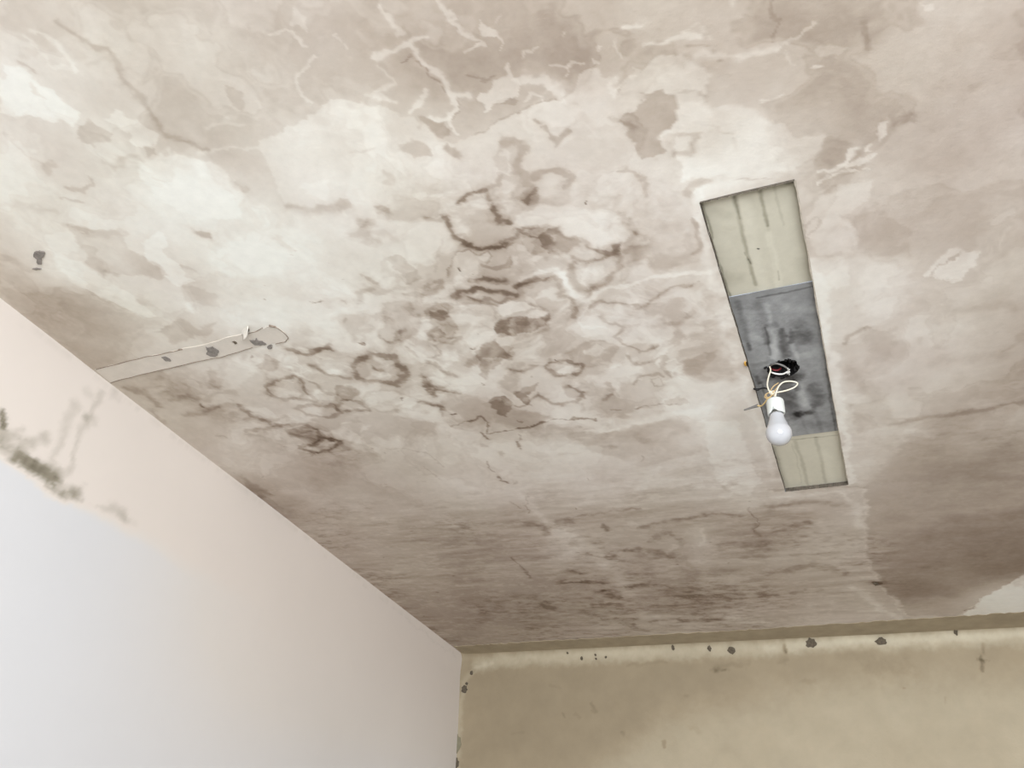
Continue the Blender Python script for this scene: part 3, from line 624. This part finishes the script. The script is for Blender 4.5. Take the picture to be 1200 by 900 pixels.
# ------------------------------------------------------------------ chips in the plaster and paint
m_chip = material('bare_grey_concrete', (138, 131, 124), mottle=.3, mscale=160, bump=.6, bscale=300)
m_chip_d = material('dark_flaked_hole', (100, 90, 76), mottle=.35, mscale=180, bump=.6, bscale=300)
def ceiling_chip(tile, P, seed, mat=None, thick=.0012):
    x, y, k = tile; Q = jag([ceil_place(x+a*k, y+b*k) for a, b in P], seed, .0012)
    bm = bmesh.new(); lo = [bm.verts.new((a, b, H-.0022-thick)) for a, b in Q]; hi = [bm.verts.new((a, b, H+.003)) for a, b in Q]
    bm.faces.new(lo)
    for i in range(len(Q)): bm.faces.new((lo[i], lo[(i+1) % len(Q)], hi[(i+1) % len(Q)], hi[i]))
    return from_bm('chipped_patch', bm, mat or m_chip, ceiling)
def wall_chip(u, v, a, b, seed, mat=None):
    c = on_y(u, v); k = .0034; rnd = random.Random(seed); n = 14; bm = bmesh.new(); lo = []; hi = []
    for i in range(n):
        t = i*2*PI/n; s = rnd.uniform(.72, 1.12)
        x, z = c.x+math.cos(t)*a*k*.5*s, c.z+math.sin(t)*b*k*.5*s
        x = max(x, XL+.012); zz = max(z-(H-rr), 0)/rr; yy = YB-rr*(1-math.sqrt(max(0, 1-min(zz, 1)**2))) - .017*math.exp(-(x-XL)/.018)
        lo.append(bm.verts.new((x, yy-.004, z))); hi.append(bm.verts.new((x, yy+.006, z)))
    bm.faces.new(lo)
    for i in range(n): bm.faces.new((lo[i], lo[(i+1) % n], hi[(i+1) % n], hi[i]))
    return from_bm('chipped_patch', bm, mat or m_chip_d, wall_back)

# filled cable chase: a thin tongue of filler with a rounded end, running out from the left wall
m_fill = material('pale_filler', (214, 205, 193), mottle=.06, mscale=30, bump=.3, bscale=90)
G5 = (100, 360, .21667)
Q = [ceil_place(100+a*.21667, 360+b*.21667) for a, b in [(52,334),(180,303),(330,266),(450,243),(520,225),(640,200),(760,165),(870,140),(925,127),(985,103),(1040,108),(1075,134),(1097,165),(1084,182),(1030,194),(975,200),(905,214),(850,232),(740,266),(600,292),(440,331),(300,362),(137,405)]]
Q = jag(Q, 3, .0015, 3)
bm = bmesh.new(); lo = [bm.verts.new((max(a, XL-.003), b, H-.0018)) for a, b in Q]; hi = [bm.verts.new((max(a, XL-.003), b, H+.003)) for a, b in Q]
bm.faces.new(lo)
for i in range(len(Q)): bm.faces.new((lo[i], lo[(i+1) % len(Q)], hi[(i+1) % len(Q)], hi[i]))
from_bm('filled_chase', bm, m_fill, ceiling)
m_crack = material('dark_crack', (142, 127, 113), mottle=.3, mscale=200)
def crack(P, r, tile=G5, seed=1):
    x, y, k = tile; rnd = random.Random(seed)
    W = []
    for (a, b), (c, d) in zip(P[:-1], P[1:]):
        for t in (0, .33, .66): W.append((a+(c-a)*t+rnd.uniform(-2, 2), b+(d-b)*t+rnd.uniform(-1.5, 1.5)))
    W.append(P[-1]); bm = bmesh.new()
    tube(bm, [(*ceil_place(x+a*k, y+b*k), H-.0019) for a, b in W], r, 6, 2)
    return from_bm('crack', bm, m_crack, ceiling)
crack([(60,333),(180,303),(330,266),(450,243),(520,226)], .0010); crack([(137,405),(300,362),(440,331),(600,292)], .0011, seed=2)
crack([(600,292),(740,266),(850,232),(905,214)], .0009, seed=3); crack([(995,97),(1030,103)], .0022, seed=4)
crack([(1030,103),(1075,134),(1098,165),(1085,183),(1030,195)], .0009, seed=5); crack([(880,140),(925,127),(960,108)], .0009, seed=6)
crack([(505,228),(526,224)], .0018, seed=7)
ceiling_chip(G5, [(413,266),(435,262),(460,275),(462,288),(440,288)], 11)
ceiling_chip(G5, [(652,210),(665,214),(690,208),(722,228),(724,238),(708,262),(690,264),(656,250),(660,230)], 12)
ceiling_chip(G5, [(795,180),(810,180),(824,190),(812,195)], 13, m_chip_d)
ceiling_chip(G5, [(890,172),(918,174),(926,162),(935,175),(960,178),(980,197),(950,202),(920,200),(900,188)], 14)
ceiling_chip(G5, [(984,212),(1004,200),(1012,206),(1006,222),(990,222)], 15)
ceiling_chip(G5, [(864,152),(868,135),(884,114),(886,122),(872,156)], 16, m_chip_d)
ceiling_chip((0, 200, 1/3), [(120,284),(140,280),(158,284),(154,302),(146,308),(148,326),(132,326),(130,308),(118,300)], 17, thick=.0004)
ceiling_chip((0, 200, 1/3), [(114,343),(130,340),(146,343),(130,347)], 18, thick=.0004)
ceiling_chip((0, 0, 1), [(1023,683),(1027,682),(1030,684),(1026,685.5)], 19, m_chip_d)
# a little curl of loose plaster beside the end of the chase
m_flake = material('white_loose_plaster', (226, 219, 208), mottle=.04, mscale=60)
bm = bmesh.new()
a_, b_ = Vector(on_z(100+858*.21667, 360+148*.21667)), Vector(on_z(100+886*.21667, 360+98*.21667))
rows = []
for i in range(7):
    t_ = i/6; p = a_.lerp(b_, t_); side = Vector((1, .35, 0)).normalized()*(.011*math.sin(PI*(.12+.8*t_)))
    rows.append([bm.verts.new((p.x+side.x*s, p.y+side.y*s, H-.002-.011*(s+.6)**2)) for s in (-.9, -.45, 0, .35, .6)])
for r0, r1 in zip(rows[:-1], rows[1:]):
    for k in range(4): bm.faces.new((r0[k], r0[k+1], r1[k+1], r1[k]))
fl = from_bm('loose_flake', bm, m_flake, ceiling, True); sm = fl.modifiers.new('thickness', 'SOLIDIFY'); sm.thickness = .0012

for i, (u, v, a, b) in enumerate([(665.6,765.9,2.6,2.4),(681.8,771.6,3.4,4.4),(698,767.8,3,3),(698.6,772.2,2.6,2.6),(710,770.2,3.2,3),(789.2,759.8,4,6.4),(831.5,760.5,4.8,6.4),(857,762.3,10.5,8.6),
        (951,754.4,12.5,9.4),(1032.5,751.8,13,7.6),(1119.8,741.6,4.4,7.4),(553,788.8,4.2,5.6),(545,808.5,7.5,10.5),(547.4,801.6,3.4,3.6)]):
    wall_chip(u, v, a, b, 40+i)
wall_chip(536.5, 873, 10, 24, 70, material('greenish_filler', (140, 134, 112), mottle=.1, mscale=60)); wall_chip(535, 895, 8, 12, 71)

# ------------------------------------------------------------------ recessed board strip with the grey patch
X0, X1, G0, G1 = PL[0], PR_[0], 1.3175, 1.8774
BZ = H+.010
RB = np.array([(60, 57, 53), (112, 107, 93), (172, 166, 147), (206, 200, 182), (222, 217, 199)], float)
RG = np.array([(34, 32, 31), (72, 70, 68), (114, 113, 112), (152, 152, 151), (190, 190, 188)], float)
m_board = material('cream_painted_board', attr='paint', rough=.6, mottle=.03, mscale=60, bump=.15, spec=.3)
m_grey = material('grey_cement_patch', attr='paint', rough=.75, mottle=.12, mscale=55, bump=.5, bscale=140, spec=.3)
strip = thing('recessed_board_strip', 'long narrow cream board let into the stained ceiling, grey cement patch across its middle', 'ceiling board', ((X0+X1)/2, (PT+PB)/2, BZ))
bp = lambda u, v: tuple(on_z(u, v, BZ))[:2]
def board_grid(y0, y1, step=.0016):
    nx, ny = int((X1-X0+.004)/step), int((y1-y0)/step)
    return np.meshgrid(np.linspace(X0-.004, X1+.004, nx), np.linspace(y0, y1, ny))
def board(name, y0, y1, marks, z, R, m, keepfn=None, seed=1, parts=None):
    A, Bq = board_grid(y0, y1); c = Canvas(A, Bq, bp, np.full(A.shape, .66), seed=seed, warp=.002); marks(c)
    P = np.stack([A, Bq, z+.0006*fbm(A, Bq, 18, seed, 3)], -1)
    keep = None
    if keepfn is not None: keep = keepfn(A[:-1, :-1], Bq[:-1, :-1])
    me = grid_mesh(name, P, keep); set_colour(me, 'paint', ramp(c.T, R, [0, .25, .5, .75, 1.0]))
    o = adopt(link_mesh(name, me, m), strip); return o
def marks_a(c):
    c.T += .07+.05*fbm(c.X*2, c.Y, 9, 3, 3)
    c.tile(800, 200, .2222)
    c.line([(265,135),(290,215),(312,310),(340,430),(372,560),(385,600)], 20, -.24, .9, .3); c.line([(265,135),(300,250)], 10, -.12, .9)
    c.line([(325,430),(358,490)], 6, -.16); c.line([(408,110),(425,190),(443,290)], 16, -.26, .9, .3); c.line([(443,290),(480,460),(510,620)], 14, -.06, .9)
    c.line([(480,90),(500,160),(530,290)], 12, -.1, .9); c.line([(320,180),(370,400),(430,630)], 50, .1, .9, .2); c.line([(450,330),(490,470),(505,620)], 26, .14, .9, .2)
    c.line([(290,105),(420,95),(590,65)], 30, -.16, .9, .3); c.line([(170,210),(230,230)], 50, -.06, .9); c.line([(180,560),(300,570)], 60, -.08, .9); c.line([(620,480),(660,560)], 60, -.06, .9)
    c.line([(395,411),(401,413)], 9, -1.2, .4); c.line([(98,165),(160,360),(225,600),(262,690)], 12, -.28, .8, .2)  # left edge line: shadow gap beside the board, painted into its colour
    c.line([(590,70),(640,330),(690,600)], 8, -.2, .8, .2); c.line([(500,530),(505,580)], 5, -.2); c.line([(550,66),(592,60)], 22, -.2, .8, .4)
def marks_b(c):
    c.T += .10+.04*fbm(c.X*2, c.Y, 9, 4, 3)
    c.tile(840, 380, .2333)
    c.line([(395,585),(430,700),(458,808)], 12, -.16, .9, .2); c.line([(497,570),(525,680),(548,800)], 12, -.14, .9, .2); c.line([(380,600),(430,800)], 5, -.08, .9)
    c.line([(290,620),(345,825)], 12, -.18, .9); c.line([(350,828),(500,818),(660,806)], 8, -.18, .9); c.line([(540,640),(580,780)], 26, .08, .9); c.line([(320,640),(370,800)], 20, .06, .9)  # first stroke carries the painted shadow gap on along the left edge
    c.line([(375,580),(610,558)], 6, -.22, .8)
def marks_g(c):
    c.T += .06+.10*fbm(c.X, c.Y*.7, 16, 7, 4)+.05*fbm(c.X, c.Y, 60, 8, 3)
    c.tile(800, 200, .2222)
    c.line([(390,665),(540,635),(690,605)], 8, -.2, .8, .5); c.line([(285,690),(320,800),(340,900)], 24, -.16, .9); c.line([(400,690),(430,780)], 30, -.08, .9); c.line([(490,800),(500,810)], 26, -.16, .9)
    c.line([(445,820),(450,900)], 44, -.26, .9, .5); c.line([(570,830),(580,900)], 16, -.28, .9); c.line([(600,800),(660,850)], 60, -.12, .9); c.line([(440,700),(470,800)], 22, .12, .9); c.line([(350,760),(380,880)], 60, .1, .9)
    c.line([(700,640),(720,780),(750,880)], 8, -.36, .8, .5); c.line([(560,720),(680,730)], 50, .08, .9)
    c.tile(840, 380, .2333)
    c.line([(262,20),(285,90),(300,160)], 34, .22, .9, .4); c.line([(245,10),(262,90),(270,150)], 10, -.2, .9); c.line([(325,20),(335,80),(345,150)], 34, -.3, .9, .5); c.line([(400,40),(440,70)], 50, -.22, .9, .5)
    c.line([(370,20),(390,130),(410,180)], 14, .12, .9); c.line([(155,95),(165,125)], 14, -.3, .8); c.line([(420,150),(540,120)], 40, .1, .9); c.line([(200,200),(240,190)], 24, -.2, .9, .5)
    c.line([(420,300),(440,400)], 34, .14, .9, .4); c.line([(350,290),(360,420),(390,460)], 60, -.3, .9, .5); c.line([(480,320),(510,400)], 50, -.26, .9, .5); c.line([(400,300),(404,330)], 20, -.2, .9)  # includes a dark shadow zone painted into the grey
    c.line([(415,445),(465,440)], 34, -.46, .8, .4); c.line([(430,436),(440,450)], 12, .14); c.line([(300,260),(420,262)], 40, -.26, .9, .5); c.line([(200,260),(230,330),(262,470)], 12, -.24, .9, .5)
    c.line([(215,300),(250,400),(270,490)], 8, .26, .8, .4); c.line([(480,400),(530,540)], 20, -.1, .9); c.line([(600,540),(575,420),(560,300),(545,130),(525,0)], 9, -.2, .8, .5)
    c.line([(450,500),(560,500)], 50, -.08, .9); c.line([(430,480),(460,560)], 10, -.06, .9); c.line([(375,575),(500,565),(612,552)], 6, -.26, .8, .4); c.line([(240,250),(410,250)], 70, -.14, .9, .6)
HP = [on_z(860+a*.1445, 410+b*.1445, BZ-.002) for a, b in [(263,142),(300,112),(350,96),(400,82),(460,72),(500,90),(524,132),(512,180),(470,206),(400,222),(330,212),(280,192)]]
HPc = (sum(p.x for p in HP)/len(HP), sum(p.y for p in HP)/len(HP))
def in_poly(A, Bq, P):
    ins = np.zeros(A.shape, bool)
    for i in range(len(P)):
        a, b = P[i], P[(i+1) % len(P)]
        cnd = (a[1] > Bq) != (b[1] > Bq)
        if abs(b[1]-a[1]) > 1e-9: ins ^= cnd & (A < (b[0]-a[0])*(Bq-a[1])/(b[1]-a[1])+a[0])
    return ins
hole_in = jag([(HPc[0]+(p.x-HPc[0])*.99, HPc[1]+(p.y-HPc[1])*.99) for p in HP], 5, .0015, 3)
board('cream_board', PT-.004, G0+.002, marks_a, BZ, RB, m_board, seed=2)
board('cream_board', G1-.002, PB+.004, marks_b, BZ, RB, m_board, seed=3)
gp = board('grey_patch', G0, G1, marks_g, BZ-.0022, RG, m_grey, keepfn=lambda A, Bq: ~in_poly(A, Bq, hole_in), seed=4); gp['label'] = 'grey cement patch with a black cable hole'
# side faces of the recess; darker edge colour paints in the gap's shade
m_lip_shade = material('shaded_plaster_edge', (92, 84, 74), mottle=.3, mscale=90, bump=.6, bscale=160)
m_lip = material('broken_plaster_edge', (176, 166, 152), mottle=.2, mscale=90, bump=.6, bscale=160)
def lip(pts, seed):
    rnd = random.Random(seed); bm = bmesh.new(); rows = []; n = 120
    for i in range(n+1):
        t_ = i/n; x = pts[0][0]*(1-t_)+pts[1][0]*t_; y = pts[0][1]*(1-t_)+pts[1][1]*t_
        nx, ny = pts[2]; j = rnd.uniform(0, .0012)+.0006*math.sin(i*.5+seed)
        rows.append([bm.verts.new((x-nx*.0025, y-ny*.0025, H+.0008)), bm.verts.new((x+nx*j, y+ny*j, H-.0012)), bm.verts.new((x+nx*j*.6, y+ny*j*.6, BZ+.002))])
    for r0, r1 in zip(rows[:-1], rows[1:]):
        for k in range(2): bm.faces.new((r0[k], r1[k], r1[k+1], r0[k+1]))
    return adopt(from_bm('recess_edge', bm, m_lip_shade if seed in (1, 3, 4) else m_lip), strip)
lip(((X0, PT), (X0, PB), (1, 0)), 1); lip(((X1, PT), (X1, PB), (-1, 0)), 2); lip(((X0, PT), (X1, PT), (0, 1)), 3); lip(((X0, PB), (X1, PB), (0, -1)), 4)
# dark cavity behind the hole
m_dark = material('black_cavity', (26, 23, 22), mottle=.4, mscale=120, bump=.8, bscale=200)
bm = bmesh.new(); rings = []
for k, (s, dz) in enumerate([(1.06, -.0008), (1.02, .006), (.98, .02), (.8, .035), (.4, .042)]):
    rings.append([bm.verts.new((HPc[0]+(x-HPc[0])*s, HPc[1]+(y-HPc[1])*s, BZ-.0012+dz)) for x, y in hole_in])
for r0, r1 in zip(rings[:-1], rings[1:]):
    for k in range(len(r0)): bm.faces.new((r0[k], r0[(k+1) % len(r0)], r1[(k+1) % len(r0)], r1[k]))
bm.faces.new(rings[-1])
hc = adopt(from_bm('cable_hole', bm, m_dark), strip)
# rags of black tape hanging in the mouth of the hole
bm = bmesh.new(); rnd = random.Random(8)
for k in range(22):
    x, y = hole_in[rnd.randrange(len(hole_in))]; x = HPc[0]+(x-HPc[0])*rnd.uniform(.75, 1.03); y = HPc[1]+(y-HPc[1])*rnd.uniform(.75, 1.03)
    tube(bm, [(x, y, BZ+.004), (x+rnd.uniform(-.006, .006), y+rnd.uniform(-.006, .006), BZ-.004), (x+rnd.uniform(-.006, .005), y+rnd.uniform(-.005, .005), BZ-.001)], rnd.uniform(.0014, .003), 5, 3)
adopt(from_bm('torn_lining', bm, m_dark), strip)

# ------------------------------------------------------------------ bare bulb on its wires
K = lambda a, b, d: on_z(860+a*.1445, 410+b*.1445, H-d)
bc = Vector((-.1235, 1.57, H-.17))
pend = thing('bare_bulb', 'unlit white bulb in a white holder hanging on loose wires below the ceiling hole', 'light bulb', (bc.x, bc.y, bc.z))
m_glass = material('opal_bulb_glass', (190, 190, 192), rough=.09, spec=.6, coat=.7, sss=.15)
m_cer = material('white_lamp_holder', (212, 214, 208), rough=.35, spec=.5, coat=.2, mottle=.02, mscale=80)
m_cap = material('dull_metal_cap', (150, 148, 142), rough=.35, metallic=.9, spec=.5)
m_wire = material('off_white_wire', (232, 222, 200), rough=.45, spec=.4)
m_white = material('white_wire', (240, 238, 232), rough=.45, spec=.4)
m_tan = material('tan_wire', (196, 166, 118), rough=.5, spec=.4)
m_copper = material('bare_yellowish_wire', (206, 178, 122), rough=.4, spec=.4)
m_greyw = material('grey_cable_sheath', (120, 116, 112), rough=.6)
m_black = material('black_wire', (24, 22, 22), rough=.5)
m_red = material('dark_red_wire', (120, 36, 40), rough=.5)
R_ = .0268
prof = [(.0005, -R_)]+[(R_*math.sin(t), -R_*math.cos(t)) for t in np.linspace(.15, PI*.62, 18)]
prof += [(.0232, .0135), (.0205, .0215), (.0178, .029), (.0158, .036), (.0149, .042), (.0146, .046)]
bm = bmesh.new(); lathe(bm, prof, bc, 48); bulb = adopt(from_bm('bulb', bm, m_glass, smooth=True), pend)
bm = bmesh.new(); lathe(bm, [(.0135, .0445), (.0142, .046), (.0142, .049), (.0133, .0502), (.0142, .0514), (.0133, .0526), (.0142, .054), (.0133, .060), (.008, .064)], bc, 36)
adopt(from_bm('screw_cap', bm, m_cap, smooth=True), pend).parent = bulb
def rim(r, z, a):
    if z < .052: z += .0055*max(0, math.sin(a*3+.6))
    return r, z
bm = bmesh.new(); lathe(bm, [(.0150, .060), (.0152, .0465), (.0168, .0458), (.0182, .0475), (.0184, .052), (.0184, .066), (.0184, .078), (.0176, .0815), (.0155, .0835), (.006, .0845), (.005, .0838)], bc, 44, rim)
adopt(from_bm('lamp_holder', bm, m_cer, smooth=True), pend)
top = bc+Vector((0, 0, .084))
def wire(name, P, r, m, label=None, root=None, seg=9):
    bm = bmesh.new(); tube(bm, P, r, seg, 8); o = adopt(from_bm(name, bm, m, smooth=True), root or pend)
    if label: o['label'] = label
    return o
wire('wire', [K(290,135,-.001), K(298,165,.004), K(286,205,.012), K(276,245,.025), K(272,290,.042), K(288,335,.056), K(312,352,.062), K(330,372,.072), top+Vector((-.003,0,-.003))], .0016, m_wire)
wire('wire', [top+Vector((.002,0,-.003)), K(336,385,.078), K(346,335,.064), K(368,290,.05), K(402,262,.042), K(450,254,.04), K(497,260,.042), K(516,276,.045), K(490,304,.05), K(430,328,.056), K(365,342,.06), K(310,347,.062), K(285,344,.062)], .0016, m_wire)
wire('wire', [K(362,268,.038), K(325,292,.044), K(305,318,.052), K(285,345,.058), K(258,362,.062), K(252,385,.066), K(275,392,.068), K(305,372,.066), K(318,345,.062), K(340,320,.056), K(362,290,.048)], .0012, m_tan, 'thin tan wire')
wire('wire', [K(300,345,.060), K(275,352,.058), K(262,368,.062), K(272,385,.066), K(300,378,.068), K(325,362,.07)], .0011, m_tan, 'thin tan wire')
copper = wire('wire', [K(318,352,.062), K(300,378,.068), K(270,402,.070), K(250,430,.070), K(222,454,.068), K(188,452,.066)], .0017, m_copper, 'yellowish wire bent out to the left')
wire('wire_end', [K(194,452,.066), K(150,466,.065), K(84,488,.064)], lambda t: .0036*(1-.6*t)+.0003, m_greyw, 'grey taped end of the yellowish wire').parent = copper
bm = bmesh.new()
tube(bm, [K(300,338,.058), K(322,334,.059), K(330,350,.062), K(310,362,.064), K(292,352,.061), K(302,336,.058)], .0014, 8, 6); tube(bm, [K(282,330,.056), K(306,352,.063), K(326,372,.07)], .0012, 8, 6)
adopt(from_bm('wire_knot', bm, m_wire, smooth=True), pend)
# cable ends curled in the mouth of the hole
cab = thing('cable_end', 'stripped cable curled in the mouth of the ceiling hole, white and red cores', 'cable', K(400,150,.002))
wire('grey_core', [K(285,150,-.02), K(305,122,-.002), K(345,112,.006), K(395,126,.010), K(430,148,.012), K(446,168,.012)], .0020, m_greyw, root=cab)
wire('white_core', [K(292,172,-.01), K(310,184,.004), K(350,195,.010), K(395,196,.013), K(430,180,.014), K(448,166,.012)], .0018, m_white, root=cab)
for e in ((438,150),(452,158),(456,182),(449,204),(432,196)): wire('bare_strand', [K(432,184,.013), K(443,175,.014), K(e[0], e[1], .016)], .0010, m_white, root=cab)
wire('red_core', [K(300,150,-.012), K(318,160,.002), K(345,166,.006), K(368,160,.004), K(380,150,-.006)], .0019, m_red, 'dark red core', root=cab)
bl = thing('black_wire_stub', 'short black wire stub poking out across the left edge of the grey patch', 'wire', K(230,315,.004))
wire('insulation', [K(270,316,-.003), K(248,310,.004), K(225,312,.006), K(203,320,.006)], .0018, m_black, root=bl)
wire('thick_end', [K(206,319,.006), K(185,322,.006), K(160,314,.005)], lambda t: .0029-.001*abs(t-.4), m_black, root=bl)
# yellow plug at the left edge of the strip
pc = on_z(860+95*.1445, 410+112*.1445, H-.002)
pl = thing('wall_plug', 'small yellow plug stuck in the ceiling at the left edge of the grey patch', 'wall plug', pc)
m_yel = material('ochre_yellow_plastic', (206, 160, 78), rough=.5)
bm = bmesh.new(); lathe(bm, [(.0030, .006), (.0040, .001), (.0046, -.0016), (.0034, -.003), (.0016, -.0026)], pc, 20)
for v_ in bm.verts: v_.co.x = pc.x+(v_.co.x-pc.x)*.8; v_.co.y = pc.y+(v_.co.y-pc.y)*1.7
adopt(from_bm('plug_body', bm, m_yel, smooth=True), pl)
bm = bmesh.new(); tube(bm, [(pc.x+.003, pc.y-.008, H-.0042), (pc.x+.0028, pc.y, H-.0052), (pc.x+.004, pc.y+.009, H-.0042)], .0013, 6, 4)
adopt(from_bm('slot', bm, m_black, smooth=True), pl)
